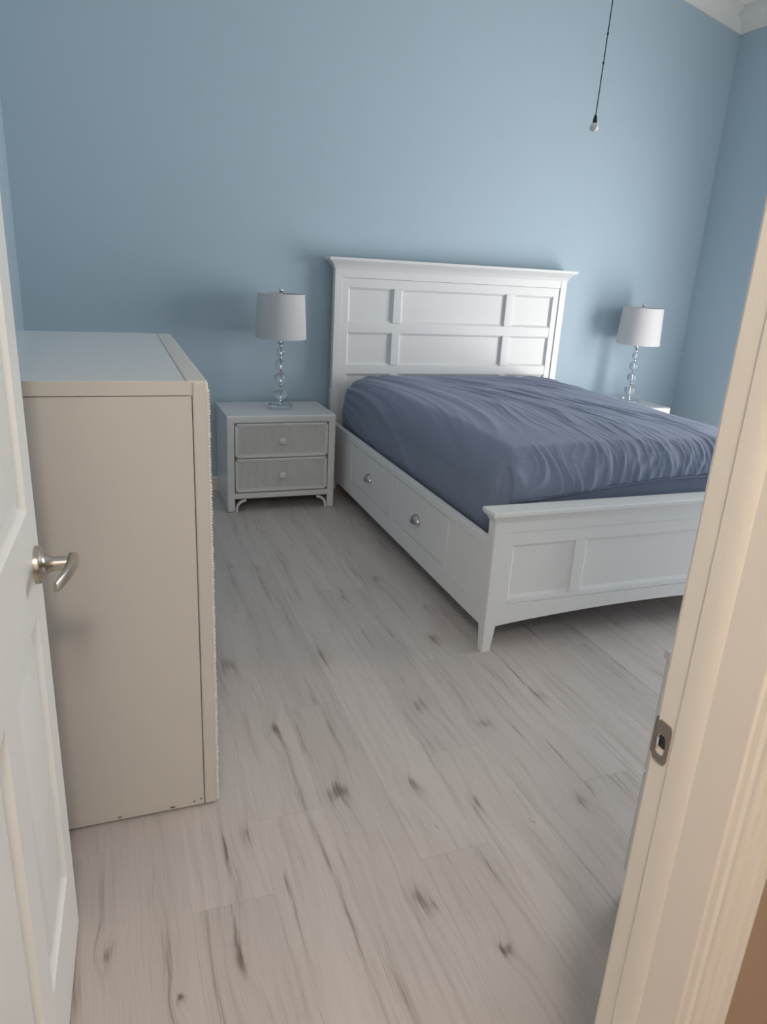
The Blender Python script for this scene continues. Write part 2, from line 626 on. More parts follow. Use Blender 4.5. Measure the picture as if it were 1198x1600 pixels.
# hallway shell
hw = bmesh.new()
box(hw, JX1 + .02, HX1 + .1, YH, YH + .012, -.02, HZ)
box(hw, HX0 - .1, JX0 - .02, YH, YH + .012, -.02, HZ)
box(hw, JX0 - .02, JX1 + .02, YH, YH + .012, JZ + .02, HZ)
struct('wall_hall_front', hw, M_HALLWALL, 'tan hallway wall beside the door casing', 'wall')
struct('wall_hall_left', B(HX0 - .1, HX0, HY0, YH, -.02, HZ), M_HALLWALL)
struct('wall_hall_right', B(HX1, HX1 + .1, HY0, YH, -.02, HZ), M_HALLWALL)
struct('wall_hall_back', B(HX0 - .1, HX1 + .1, HY0 - .1, HY0, -.02, HZ), M_HALLWALL)
struct('ceiling_hall', B(HX0 - .1, HX1 + .1, HY0 - .1, YH, HZ, HZ + .1), M_CEIL)

# floor: every board is an object
fl = struct('floor', B(HX0 - .1, XR + .1, HY0 - .1, .1, -.06, -.0095), M_DARK, 'grey washed oak plank floor', 'floor')
PW, PL = 0.1855, 1.19
ENDS = {0: -2.92, 1: -2.45, 2: -1.975, 3: -1.60, 4: -2.28, 5: -1.84}
plank_meshes = {}


def plank_mesh(length):
    key = round(length, 3)
    if key not in plank_meshes:
        me = bpy.data.meshes.new('plank')
        bm = bmesh.new()
        w, l = PW / 2 - .00005, length / 2 - .00005
        c = .0004
        rings = [[(-w, -l, -.009), (w, -l, -.009), (w, l, -.009), (-w, l, -.009)],
                 [(-w, -l, -c), (w, -l, -c), (w, l, -c), (-w, l, -c)],
                 [(-w + c, -l + c, 0), (w - c, -l + c, 0), (w - c, l - c, 0), (-w + c, l - c, 0)]]
        loft(bm, rings)
        bm.to_mesh(me)
        bm.free()
        me.materials.append(M_FLOOR)
        plank_meshes[key] = me
    return plank_meshes[key]


k = -4
while True:
    x0 = -.9985 + PW * k
    if x0 > XR:
        break
    kk = k % 6
    end = ENDS.get(k, ENDS[kk] + (0.13 * (k // 6)))
    if k == 5:
        end = -1.84
    y = end - PL * 4
    ya, yb = (-4.75, 0.0)
    if not (HX0 < x0 < HX1):
        ya = YF
    while y < yb:
        a, b = max(y, ya), min(y + PL, yb)
        if b - a > .02:
            p = bpy.data.objects.new('plank', plank_mesh(b - a))
            COL.objects.link(p)
            p.parent = fl
            p.location = (x0 + PW / 2, (a + b) / 2, 0)
        y += PL
    k += 1

# crown moulding (cove) along back and right wall
CR = [(0, 0), (.012, 0), (.018, .012), (.03, .03), (.055, .058), (.085, .078), (.10, .082), (.105, .094), (.105, .145), (0, .145)]


def crown_back(xa, xb):
    bm = bmesh.new()
    rings = []
    for x in (xa, xb):
        z0 = ceil_z(x) - .105
        ins = 0
        rings.append([(x, -d, z0 + h + .0) for d, h in CR])
    return loft(bm, rings)


cb = crown_back(XM, XR)
merge(cb, crown_back(XL, XM))
struct('trim_1', cb, M_TRIM, 'white crown moulding along the back wall', 'moulding')
cr_ = bmesh.new()
loft(cr_, [[(XR - d, y, ceil_z(XR) - .105 + h) for d, h in CR] for y in (YF, 0)])
struct('trim_2', cr_, M_TRIM, 'white crown moulding along the right wall', 'moulding')

# baseboards
BBP = [(0, 0), (-.014, 0), (-.014, .075), (-.010, .085), (-.006, .092), (0, .092)]


def base_x(name, xa, xb, y, s, label=None):
    struct(name, loft(bmesh.new(), [[(x, y + s * d, z) for d, z in BBP] for x in (xa, xb)]), M_TRIM, label, 'baseboard' if label else None)


def base_y(name, ya, yb, x, s, label=None):
    struct(name, loft(bmesh.new(), [[(x + s * d, y, z) for d, z in BBP] for y in (ya, yb)]), M_TRIM, label, 'baseboard' if label else None)


base_x('baseboard_back', XL, XR, 0, 1, 'white baseboard at the foot of the back wall')
base_y('baseboard_left', YF, 0, XL, -1)
rb = loft(bmesh.new(), [[(XR + d, y, z) for d, z in BBP] for y in (WY1 + .06, 0)])
merge(rb, loft(bmesh.new(), [[(XR + d, y, z) for d, z in BBP] for y in (YF, WY0 - .06)]))
struct('baseboard_right', rb, M_TRIM)
base_x('baseboard_front', JX1 + .075, XR, YF, -1)

# glass door in the right wall (source of the daylight)
wd = bmesh.new()
for y in (WY0, WY1 - .06, (WY0 + WY1) / 2 - .03):
    box(wd, XR + .001, XR + .065, y, y + .06, 0, WZ, .004)
box(wd, XR + .001, XR + .065, WY0, WY1, WZ - .06, WZ, .004)
box(wd, XR + .001, XR + .065, WY0, WY1, -.005, .05, .004)
win = struct('window_1', wd, M_ALU, 'white framed sliding glass door in the right wall', 'window')
ym = (WY0 + WY1) / 2
obj('pane', B(XR + .018, XR + .024, WY0 + .05, ym - .02, .04, WZ - .05), M_PANE, win)
obj('pane', B(XR + .018, XR + .024, ym + .02, WY1 - .05, .04, WZ - .05), M_PANE, win)
struct('ground', B(XR + .1, XR + 6, -7, 3, -.12, -.04), M_GROUND)

# ------------------------------------------------------------------ doorway: jambs, stop, casings
jb = bmesh.new()
box(jb, JX1, JX1 + .02, YH - .002, YF + .001, 0, JZ + .02, .0025)
box(jb, JX0 - .02, JX0, YH - .002, YF + .001, 0, JZ + .02, .0025)
box(jb, JX0 - .02, JX1 + .02, YH - .002, YF + .001, JZ, JZ + .02, .0025)
jamb = struct('trim_3', jb, M_TRIM, 'white door jambs lining the doorway, steel strike plate on the right one', 'door frame')
ST0, ST1 = -3.932, -3.897
st = bmesh.new()
for s, x in ((-1, JX1), (1, JX0)):
    poly = [(x, ST1), (x + s * .0045, ST1), (x + s * .005, ST0 + .020), (x + s * .0042, ST0 + .011), (x + s * .0022, ST0 + .003), (x, ST0)]
    prism(st, poly, 'z', 0, JZ)
box(st, JX0, JX1, ST0, ST1, JZ - .006, JZ, .002)
obj('door_stop', st, M_TRIM, jamb)


def casing(bm, x_in, s, yface, ydir, z1):
    """moulded casing: s = outward direction in x, ydir = out of the wall"""
    W = .060
    prof = [(0, 0), (0, .0095), (.004, .0125), (.010, .0125), (.0122, .0075), (.018, .0065), (.0262, .0080), (.0275, .0125), (.0335, .0145), (.0355, .0090),
            (.046, .0100), (.0495, .0115), (.0515, .0170), (.0565, .0185), (W, .0170), (W, 0)]
    rings = [[(x_in + s * a, yface + ydir * d, 0) for a, d in prof],
             [(x_in + s * a, yface + ydir * d, z1 + a) for a, d in prof]]
    return loft(bm, rings)


def head_casing(bm, xa, xb, yface, ydir, z):
    prof = [(0, 0), (0, .0095), (.004, .0125), (.010, .0125), (.0125, .0095), (.026, .0095), (.029, .0125), (.0335, .0140), (.037, .0115),
            (.050, .0130), (.0525, .0170), (.0565, .0185), (.06, .0170), (.06, 0)]
    rings = [[(xa - a, yface + ydir * d, z + a) for a, d in prof], [(xb + a, yface + ydir * d, z + a) for a, d in prof]]
    return loft(bm, rings)


ch = bmesh.new()
casing(ch, JX1 + .005, 1, YH, -1, JZ + .005)
casing(ch, JX0 - .005, -1, YH, -1, JZ + .005)
head_casing(ch, JX0 - .005, JX1 + .005, YH, -1, JZ + .005)
struct('trim_4', ch, M_TRIM, 'moulded white casing round the doorway on the hallway side', 'door casing', smooth=18)
cr2 = bmesh.new()
casing(cr2, JX1 + .008, 1, YF, 1, JZ + .005)
head_casing(cr2, JX0 + .02, JX1 + .005, YF, 1, JZ + .005)
struct('trim_5', cr2, M_TRIM, smooth=50)

# strike plate with rounded lip, latch hole and cut-out
SZ0, SZ1 = .841, .896
sp = bmesh.new()
N = 18
y0, y1 = -3.8885, YF - .001
outer, inner = [], []
hy, hz = -3.8755, .866
for i in range(40):
    a = 2 * math.pi * i / 40
    c, s_ = math.cos(a), math.sin(a)
    # rounded rectangle outline
    hw_, hh_ = (y1 - y0) / 2, (SZ1 - SZ0) / 2
    e = 7.0
    rr = (abs(c / hw_) ** e + abs(s_ / hh_) ** e) ** (-1 / e)
    outer.append(((y0 + y1) / 2 + rr * c, (SZ0 + SZ1) / 2 + rr * s_))
    rr2 = (abs(c / .0085) ** 3 + abs(s_ / .0145) ** 3) ** (-1 / 3)
    inner.append((hy + rr2 * c, hz - .001 + rr2 * s_))
xf, xb_ = JX1 - .0022, JX1 - .0002
vo = [sp.verts.new((xf, y, z)) for y, z in outer]
vi = [sp.verts.new((xf, y, z)) for y, z in inner]
vo2 = [sp.verts.new((xb_, y, z)) for y, z in outer]
vi2 = [sp.verts.new((xb_, y, z)) for y, z in inner]
for i in range(40):
    j = (i + 1) % 40
    sp.faces.new((vo[i], vo[j], vi[j], vi[i]))
    sp.faces.new((vo[j], vo[i], vo2[i], vo2[j]))
    sp.faces.new((vi[i], vi[j], vi2[j], vi2[i]))
bmesh.ops.recalc_face_normals(sp, faces=sp.faces[:])
# curved lip that wraps round the jamb edge
lip = []
for q in range(7):
    a = q / 6 * R(80)
    lip.append((JX1 - .0022 + .010 * (1 - math.cos(a)), YF - .002 + .010 * math.sin(a)))
back = [(x + .0018, y - .0008) for x, y in reversed(lip)]
prism(sp, lip + back, 'z', SZ0 + .006, SZ1 - .004)
plate = obj('strike_plate', sp, M_PLATE, jamb, 'dull steel strike plate')
hb_ = B(JX1 - .0010, JX1 - .0003, hy - .0075, hy + .0075, hz - .013, hz + .013, .0)
obj('latch_hole', B(JX1 - .0016, JX1 - .0006, hy - .0075, hy + .0035, hz - .004, hz + .0115, .0004), M_BLACK, plate)
obj('latch_tab', B(JX1 - .0042, JX1 - .0008, hy + .0005, hy + .0055, hz - .003, hz + .009, .0008), M_CHROME, plate)

# ------------------------------------------------------------------ door (open into the room, hinged at the left jamb)
D_W, D_H, D_T = 0.738, 2.03, 0.035
HNG = Vector((-1.449, -3.850, 0.008))
door_bm = bmesh.new()
# local frame: u along the width from the hinge, depth -D_T..0 (0 = face seen), z up
COLS = [(.085, .318), (.400, .655)]
ROWS = [(.205, .790), (.972, 1.585), (1.700, 1.905)]
SK = .0095


def dv(u, d, z):
    return (d, u, z)


def dbox(bm, u0, u1, d0, d1, z0, z1, bev=0):
    return box(bm, d0, d1, u0, u1, z0, z1, bev)


dbox(door_bm, 0, D_W, -D_T / 2 - .004, -D_T / 2 + .004, 0, D_H)
us = [0, COLS[0][0], COLS[0][1], COLS[1][0], COLS[1][1], D_W]
zs = [0, ROWS[0][0], ROWS[0][1], ROWS[1][0], ROWS[1][1], ROWS[2][0], ROWS[2][1], D_H]
for a, b in ((0, 1), (2, 3), (4, 5)):
    dbox(door_bm, us[a], us[b], -D_T, 0, 0, D_H)
for a, b in ((0, 1), (2, 3), (4, 5), (6, 7)):
    for c, d in ((1, 2), (3, 4)):
        dbox(door_bm, us[c], us[d], -D_T, 0, zs[a], zs[b])
door = struct('door_1', door_bm, M_DOOR, 'open white six panel door at the left with a nickel lever', 'door')
door.location = HNG
ang = math.atan2(.0387, .99925)
door.rotation_euler = (0, 0, -ang)


def door_panel(u0, u1, z0, z1):
    bm = bmesh.new()
    for s in (1, -1):
        def ring(ins, dep):
            d = -dep if s > 0 else -D_T + dep
            return [dv(u0 + ins, d, z0 + ins), dv(u1 - ins, d, z0 + ins), dv(u1 - ins, d, z1 - ins), dv(u0 + ins, d, z1 - ins)]
        loft(bm, [ring(0, .0), ring(.004, .004), ring(.012, .0125), ring(.020, .0125), ring(.050, .0035), ring(.054, .003)], cap0=False)
    return bm


for u0, u1 in COLS:
    for z0, z1 in ROWS:
        obj('panel', door_panel(u0, u1, z0, z1), M_DOOR, door, smooth=20)

# lever handle: rose, neck and curved lever
HU, HZ_ = D_W - .052, .866
hd = bmesh.new()
lathe(hd, [(.001, 0), (.0335, 0), (.0335, .006), (.032, .0095), (.026, .0125), (.021, .0145), (.0165, .019), (.0135, .025), (.0125, .030), (.001, .030)], (0, HU, HZ_), 36, 'x')
hnd = obj('door_handle', hd, M_NICKEL, door, 'brushed nickel lever handle')
nk = bmesh.new()
lathe(nk, [(.001, .028), (.0125, .028), (.0125, .062), (.001, .062)], (0, HU, HZ_), 24, 'x')
obj('neck', nk, M_NICKEL, hnd)
lv = bmesh.new()
rings = []
for i in range(15):
    s = i / 14
    u = HU + .013 - s * .115
    d = .0600 - .019 * max(0, s) ** 2.6
    hh = .0145 * (1 - .25 * s)
    th = .0088 * (1 - .55 * s)
    if i == 14:
        hh *= .8
        th *= .7
    z = HZ_ + .004 * math.sin(s * math.pi)
    ring = []
    for kq in range(16):
        a = 2 * math.pi * kq / 16
        ca, sa = math.cos(a), math.sin(a)
        e = .55
        ring.append((d + th * math.copysign(abs(ca) ** e, ca), u, z + hh * math.copysign(abs(sa) ** e, sa)))
    rings.append(ring)
loft(lv, rings)
obj('lever', lv, M_NICKEL, hnd, smooth=45)
# hinges
for z in (.25, 1.02, 1.80):
    hg = bmesh.new()
    lathe(hg, [(.001, -.045), (.006, -.045), (.006, .045), (.001, .045)], (.004, -.004, z), 16)
    box(hg, -.001, .0015, 0, .03, z - .044, z + .044)
    obj('hinge', hg, M_NICKEL, door)

# ------------------------------------------------------------------ bed
BW = 1.62                       # width over the posts
HBY = -.1127                    # headboard front face
FBY = -2.279                    # footboard front face
BO = Vector((BW / 2, -1.2, 0))
bed = thing('storage_bed', 'white wooden storage bed with panelled headboard and drawers in the side rail', 'bed', BO)


def bobj(name, bm, parent=bed, mat=M_BED, label=None, smooth=35):
    return obj(name, bm, mat, parent, label, smooth, off=BO)


# headboard
PT = .040
hbm = bmesh.new()
box(hbm, .045, BW - .045, HBY + .026, HBY + .040, .42, 1.37)                        # recessed field
hb = bobj('headboard', hbm)
for x in (0, BW - .046):
    pb = bmesh.new()
    box(pb, x, x + .046, HBY, HBY + .048, .60, 1.385, .003)
    e = -.004 if x == 0 else .004
    box(pb, x + min(e, 0), x + .046 + max(e, 0), HBY - .0005, HBY + .0485, 0, .655, .003)
    bobj('post', pb, hb)


def rail(name, x0, x1, z0, z1, d0, d1, bev=.004, parent=hb):
    return bobj(name, B(x0, x1, d0, d1, z0, z1, bev), parent)


rail('top_rail', .046, BW - .046, 1.325, 1.385, HBY + .002, HBY + .046, .002)
rail('panel_rail', .046, BW - .046, 1.268, 1.3245, HBY + .008, HBY + .03)
rail('panel_rail', .046, BW - .046, 1.003, 1.066, HBY + .010, HBY + .03)
rail('panel_rail', .046, BW - .046, .748, .808, HBY + .010, HBY + .03)
rail('panel_rail', .046, BW - .046, .42, .50, HBY + .010, HBY + .03)
rail('panel_stile', .0465, .092, .42, 1.325, HBY + .0075, HBY + .03)
rail('panel_stile', BW - .092, BW - .0465, .42, 1.325, HBY + .0075, HBY + .03)
for xa in (.382, 1.172):
    for za, zb in ((.50, .748), (.806, 1.004), (1.064, 1.27)):
        rail('muntin', xa, xa + .056, za, zb, HBY + .003, HBY + .03, .005)


def panel_bead(x0, x1, z0, z1, yo, yi, parent, w=.012):
    """sloping bead round a recessed panel"""
    def ring(ins, y):
        return [(x0 + ins, y, z0 + ins), (x1 - ins, y, z0 + ins), (x1 - ins, y, z1 - ins), (x0 + ins, y, z1 - ins)]
    bm = loft(bmesh.new(), [ring(0, yo), ring(w * .4, yo + (yi - yo) * .3), ring(w, yi)], cap0=False, cap1=True)
    bobj('panel', bm, parent, smooth=20)


for xa, xb in ((.092, .382), (.438, 1.172), (1.228, BW - .092)):
    for za, zb in ((.50, .748), (.808, 1.003), (1.066, 1.268)):
        panel_bead(xa, xb, za, zb, HBY + .014, HBY + .0245, hb)
cm = bmesh.new()
cap_moulding(cm, 0, BW, HBY, HBY + .048, [(1.372, .001), (1.377, .004), (1.388, .008), (1.398, .015), (1.408, .026), (1.415, .036), (1.419, .041), (1.421, .0435),
                                          (1.423, .0455), (1.436, .0455), (1.4385, .043)])
for v in cm.verts:
    v.co.y = min(v.co.y, -.004)
bobj('crown', cm, hb, smooth=28)

# footboard
fbm = bmesh.new()
box(fbm, .03, BW - .03, FBY + .022, FBY + .036, .16, .55)
fb = bobj('footboard', fbm)
for sx in (0, 1):
    lg = bmesh.new()
    xo, xi = (0, .050) if sx == 0 else (BW, BW - .050)
    dirx = 1 if sx == 0 else -1

    def lr(z, w, d):
        p = [(xo, FBY), (xo + dirx * w, FBY), (xo + dirx * w, FBY + d), (xo, FBY + d)]
        return [(a, b, z) for a, b in p]
    loft(lg, [lr(.0, .036, .036), lr(.008, .037, .037), lr(.105, .050, .050), lr(.545, .050, .050)])
    bmesh.ops.bevel(lg, geom=[e for e in lg.edges if abs(e.verts[0].co.z - e.verts[1].co.z) > .05], offset=.003, segments=2, affect='EDGES')
    bobj('leg', lg, fb)
# arched bottom rail
ar = []
NA = 24
for i in range(NA + 1):
    s = i / NA
    ar.append((.05 + s * (BW - .1), .104 + .034 * math.sin(math.pi * s) ** .8 if 0 < s < 1 else .104))
poly = ar + [(BW - .05, .191), (.05, .191)]
bobj('arched_rail', prism(bmesh.new(), poly, 'y', FBY + .004, FBY + .044), fb)
rail('frieze', .0505, BW - .0505, .488, .534, FBY + .004, FBY + .040, .002, fb)
rail('panel_rail', .0505, BW - .0505, .434, .4875, FBY + .009, FBY + .034, .003, fb)
rail('panel_rail', .0505, BW - .0505, .1915, .214, FBY + .009, FBY + .034, .003, fb)
rail('panel_stile', .051, .092, .19, .487, FBY + .0085, FBY + .034, .002, fb)
rail('panel_stile', BW - .092, BW - .051, .19, .487, FBY + .0085, FBY + .034, .002, fb)
for xa in (.367, BW - .367 - .054):
    rail('muntin', xa, xa + .054, .213, .436, FBY + .006, FBY + .034, .004, fb)
for xa, xb in ((.092, .367), (.421, BW - .421), (BW - .367, BW - .092)):
    panel_bead(xa, xb, .214, .434, FBY + .014, FBY + .021, fb)
cm = bmesh.new()
cap_moulding(cm, 0, BW, FBY, FBY + .050, [(.533, .0005), (.538, .003), (.548, .008), (.556, .016), (.561, .019), (.5625, .021), (.575, .021), (.578, .018)])
bobj('cap_rail', cm, fb, smooth=28)

# side rails with two drawers each
for side in (0, 1):
    def X(a):
        return a if side == 0 else BW - a
    def sb(x0, x1, *r, **k):
        a, b = sorted((X(x0), X(x1)))
        return B(a, b, *r, **k)
    RT = .452
    ya, yb = FBY + .048, HBY + .002
    sr = sb(.014, .030, ya, yb, .12, .44)
    srail = bobj('side_rail', sr)
    bobj('top_rail', sb(.003, .034, ya, yb, .4165, RT, bev=.003), srail)
    bobj('bottom_rail', sb(.003, .030, ya, yb, .098, .186, bev=.002), srail)
    DR = [(-1.184, -.556), (-1.871, -1.236)]
    bobj('stile', sb(.003, .030, -.554, yb, .186, .4165, bev=.002), srail)
    bobj('stile', sb(.003, .030, -1.2335, -1.187, .186, .4165, bev=.002), srail)
    bobj('stile', sb(.001, .030, -1.893, -1.8735, .186, .4165, bev=.002), srail)
    bobj('fixed_panel', sb(.006, .030, ya, -1.8935, .1865, .416, bev=.0015), srail)
    for a, b in DR:
        dr = bobj('drawer', sb(.0065, .030, a + .0035, b - .0035, .1895, .413, bev=.002), srail)
        # cup pull: half dome open underneath
        c = Vector((X(.005), (a + b) / 2, .287 + .012))
        pl = bmesh.new()
        NU, NV = 14, 8
        grid = []
        for i in range(NV + 1):
            th = i / NV * math.pi / 2 + .02
            row = []
            for j in range(NU + 1):
                ph = math.pi * j / NU
                yy = .040 * math.cos(ph)
                zz = -.020 + .040 * math.sin(ph) * math.sin(th)
                xx = .028 * math.sin(ph) * math.cos(th)
                row.append(pl.verts.new((c.x - xx * (1 if side == 0 else -1), c.y + yy, c.z + zz)))
            grid.append(row)
        for i in range(NV):
            for j in range(NU):
                pl.faces.new((grid[i][j], grid[i][j + 1], grid[i + 1][j + 1], grid[i + 1][j]))
        bmesh.ops.remove_doubles(pl, verts=pl.verts[:], dist=1e-5)
        bmesh.ops.recalc_face_normals(pl, faces=pl.faces[:])
        bmesh.ops.solidify(pl, geom=pl.faces[:], thickness=.0022)
        bobj('cup_pull', pl, dr, M_CUP, 'grey metal cup pull', smooth=60)
# slats that carry the mattress
for i in range(11):
    y = -2.19 + i * .198
    bobj('slat', B(.032, BW - .032, y, y + .10, .360, .380, .003), bed, M_SLAT)
bobj('support_ledger', B(.031, .055, FBY + .05, HBY, .33, .3598), bed, M_SLAT)
bobj('support_ledger', B(BW - .055, BW - .031, FBY + .05, HBY, .33, .3598), bed, M_SLAT)

# ------------------------------------------------------------------ mattress under a rumpled slate blue sheet
MX0, MX1, MY0, MY1 = .062, BW - .062, -2.158, -.135
MZ0, MZ1 = .381, .742
SEAM_X = .128


def sstep(a, b, x):
    t = max(0, min(1, (x - a) / (b - a)))
    return t * t * (3 - 2 * t)


def fold(a, b, c, k=2.6, p=1.7):
    """narrow ridges along the zero lines of a stretched noise"""
    n = abs(noise.noise(Vector((a, b, c))))
    return max(0, 1 - n * k) ** p


def nz(a, b, c):
    return noise.noise(Vector((a, b, c)))


def hem_z(x):
    return .570 + .062 * sstep(MX0, MX0 + .85, x)


def sheet_height(x, y, z):
    """height of the folds above the smooth sheet; x, y run on down the sides"""
    drop = MZ1 - z
    foot = y < MY0 + .10
    left = x < MX0 + .12
    xu = x - (max(0, drop) if left else 0)
    yu = y - (max(0, drop) if foot else 0)
    # the folds fan out from the head-left corner and curl round towards the foot
    dx, dy = xu + .12, .18 - yu
    r = math.hypot(dx, dy)
    warp = nz(x * 3.2, yu * 3.2, 5)
    ph0 = math.atan2(dy, dx) - .30 * r
    ph = ph0 + .028 * nz(x * 2.2, yu * 2.2, 5) + .006 * nz(x * 6, yu * 6, 15)
    m = sstep(.30, .72, xu + .08 * nz(x * 2, yu * 2, 45)) * sstep(.45, 1.25, r)
    patch = sstep(-.25, .25, nz(x * 1.9, yu * 1.9, 11))
    patch2 = sstep(-.2, .3, nz(x * 2.7, yu * 2.7, 17))
    h = 0
    h += .0115 * fold(ph * 15, r * 1.0, 1.3, 2.6, 1.5) * (.30 + .70 * patch)
    h += .0062 * fold(ph * 31, r * 1.5, 7.7) * (.2 + .8 * patch2)
    h += .0024 * fold(ph * 62, r * 2.2, 3.1, 2.2)
    h *= m * (1 - .35 * sstep(1.2, 1.5, x))
    # pleats gathered by the elastic along the foot
    hem = 1 - sstep(-2.34, -1.92, yu)
    w2 = nz(x * 5, yu * 4, 2) * 1.3
    hx = sstep(SEAM_X, SEAM_X + .10, x)
    bend = (yu + 2.3) * -4.0 * sstep(-2.3, -1.8, yu)
    h += hem * hx * (.0125 * fold(x * 13 + w2 + bend, yu * 1.3, 9.1) + .006 * fold(x * 29 + w2 * 2 + bend, yu * 1.6, 19.1))
    # long soft drags from the head down over the left edge
    sm = (1 - sstep(.25, .60, xu)) * sstep(-2.05, -1.4, yu) * sstep(.15, .5, r)
    h += sm * (.0130 * fold(ph0 * 8.5 + .3, r * .4, 21, 2.0, 1.4) + .0035 * fold(ph0 * 19, r * .6, 31, 2.0, 1.4))
    # small pinched ear where the seam meets the foot-left corner
    e2 = ((x - .15) / .035) ** 2 + ((yu + 2.23 + (x - .15) * .9) / .05) ** 2
    h += .013 * math.exp(-e2)
    return h


def mattress_mesh():
    """rounded box on a fine grid, draped by the sheet"""
    bm = bmesh.new()
    RX = .145
    NXg, NYg = 380, 480
    Wd, Ln = MX1 - MX0, MY1 - MY0
    sidelen = MZ1 - MZ0 - RX
    arc = RX * math.pi / 2

    def prof(s):
        if s < sidelen:
            t = s / sidelen
            return (-.010 * math.sin(math.pi * t) + .015 * (1 - t) ** 3, MZ0 + s)
        if s < sidelen + arc:
            a = (s - sidelen) / RX
            return (RX * (1 - math.cos(a)), MZ0 + sidelen + RX * math.sin(a))
        return (RX + s - sidelen - arc, MZ1)
    LX = 2 * (sidelen + arc) + Wd - 2 * RX
    LY = 2 * (sidelen + arc) + Ln - 2 * RX
    RC = .09
    vs = []
    for j in range(NYg + 1):
        sy = LY * j / NYg
        iy, zy = prof(min(sy, LY - sy))
        row = []
        for i in range(NXg + 1):
            sx = LX * i / NXg
            ix, zx = prof(min(sx, LX - sx))
            x = MX0 + ix if sx <= LX / 2 else MX1 - ix
            y = MY0 + iy if sy <= LY / 2 else MY1 - iy
            if min(zx, zy) < MZ1 - RX:
                z = min(zx, zy)
            else:
                z = MZ1 - min(MZ1 - MZ0, math.hypot(MZ1 - zx, MZ1 - zy))
            cx = max(MX0 + RC, min(MX1 - RC, x))
            cy = max(MY0 + RC, min(MY1 - RC, y))
            dx, dy = x - cx, y - cy
            d = math.hypot(dx, dy)
            if dx and dy and d > 0:
                m = max(abs(dx), abs(dy))
                x, y = cx + dx * m / d, cy + dy * m / d
            u = (x - MX0) / Wd
            v = (y - MY0) / Ln
            topw = sstep(MZ1 - RX * 1.3, MZ1, z)
            z += topw * (.020 * math.sin(math.pi * min(1, max(0, u))) ** .7 + .004 * math.sin(math.pi * v))
            row.append(bm.verts.new((x, y, z)))
        vs.append(row)
    for j in range(NYg):
        for i in range(NXg):
            bm.faces.new((vs[j][i], vs[j][i + 1], vs[j + 1][i + 1], vs[j + 1][i]))
    bm.normal_update()
    new = []
    for row in vs:
        for v in row:
            x, y, z = v.co
            n = v.normal
            zt = MZ1 + .012
            if y < MY0 + .05 and z < MZ1 - .02:
                # foot end: pleats stop at the hem, below it the smooth lower cover
                over = sstep(hem_z(x) - .004, hem_z(x) + .004, z) * sstep(SEAM_X - .004, SEAM_X + .004, x) * (1 - sstep(MX1 - .06, MX1, x))
                h = sheet_height(x, y, min(z, MZ1)) * over + .012 * over * (1 - .8 * sstep(hem_z(x) + .03, MZ1 - .02, z))
            elif x > MX1 - .05 and z < MZ1 - .1:
                h = 0
            else:
                h = sheet_height(x, y, min(z, MZ1)) * sstep(MZ0 + .02, MZ0 + .12, z)
            new.append((v, v.co + n * h))
    for v, c in new:
        v.co = c
    return bm


MO = (BW / 2, -1.15, MZ0)
mat_root = thing('mattress', 'mattress in a rumpled slate blue fitted sheet lying in the white bed', 'mattress', MO)
obj('fitted_sheet', mattress_mesh(), M_SHEET, mat_root, smooth=180, off=MO)
# elastic hem of the upper sheet along the foot end
hp = []
for i in range(240):
    x = SEAM_X + (MX1 - .05 - SEAM_X) * i / 239
    hp.append((x, MY0 - .013 - .002 * nz(x * 40, 0, 4), hem_z(x) + .002 * nz(x * 30, 1, 4)))
obj('elastic_hem', tube(bmesh.new(), hp, .0038, 8), M_SHEET, mat_root, smooth=180, off=MO)

# ------------------------------------------------------------------ wicker nightstand
NW, ND, NH = .6336, .433, .565


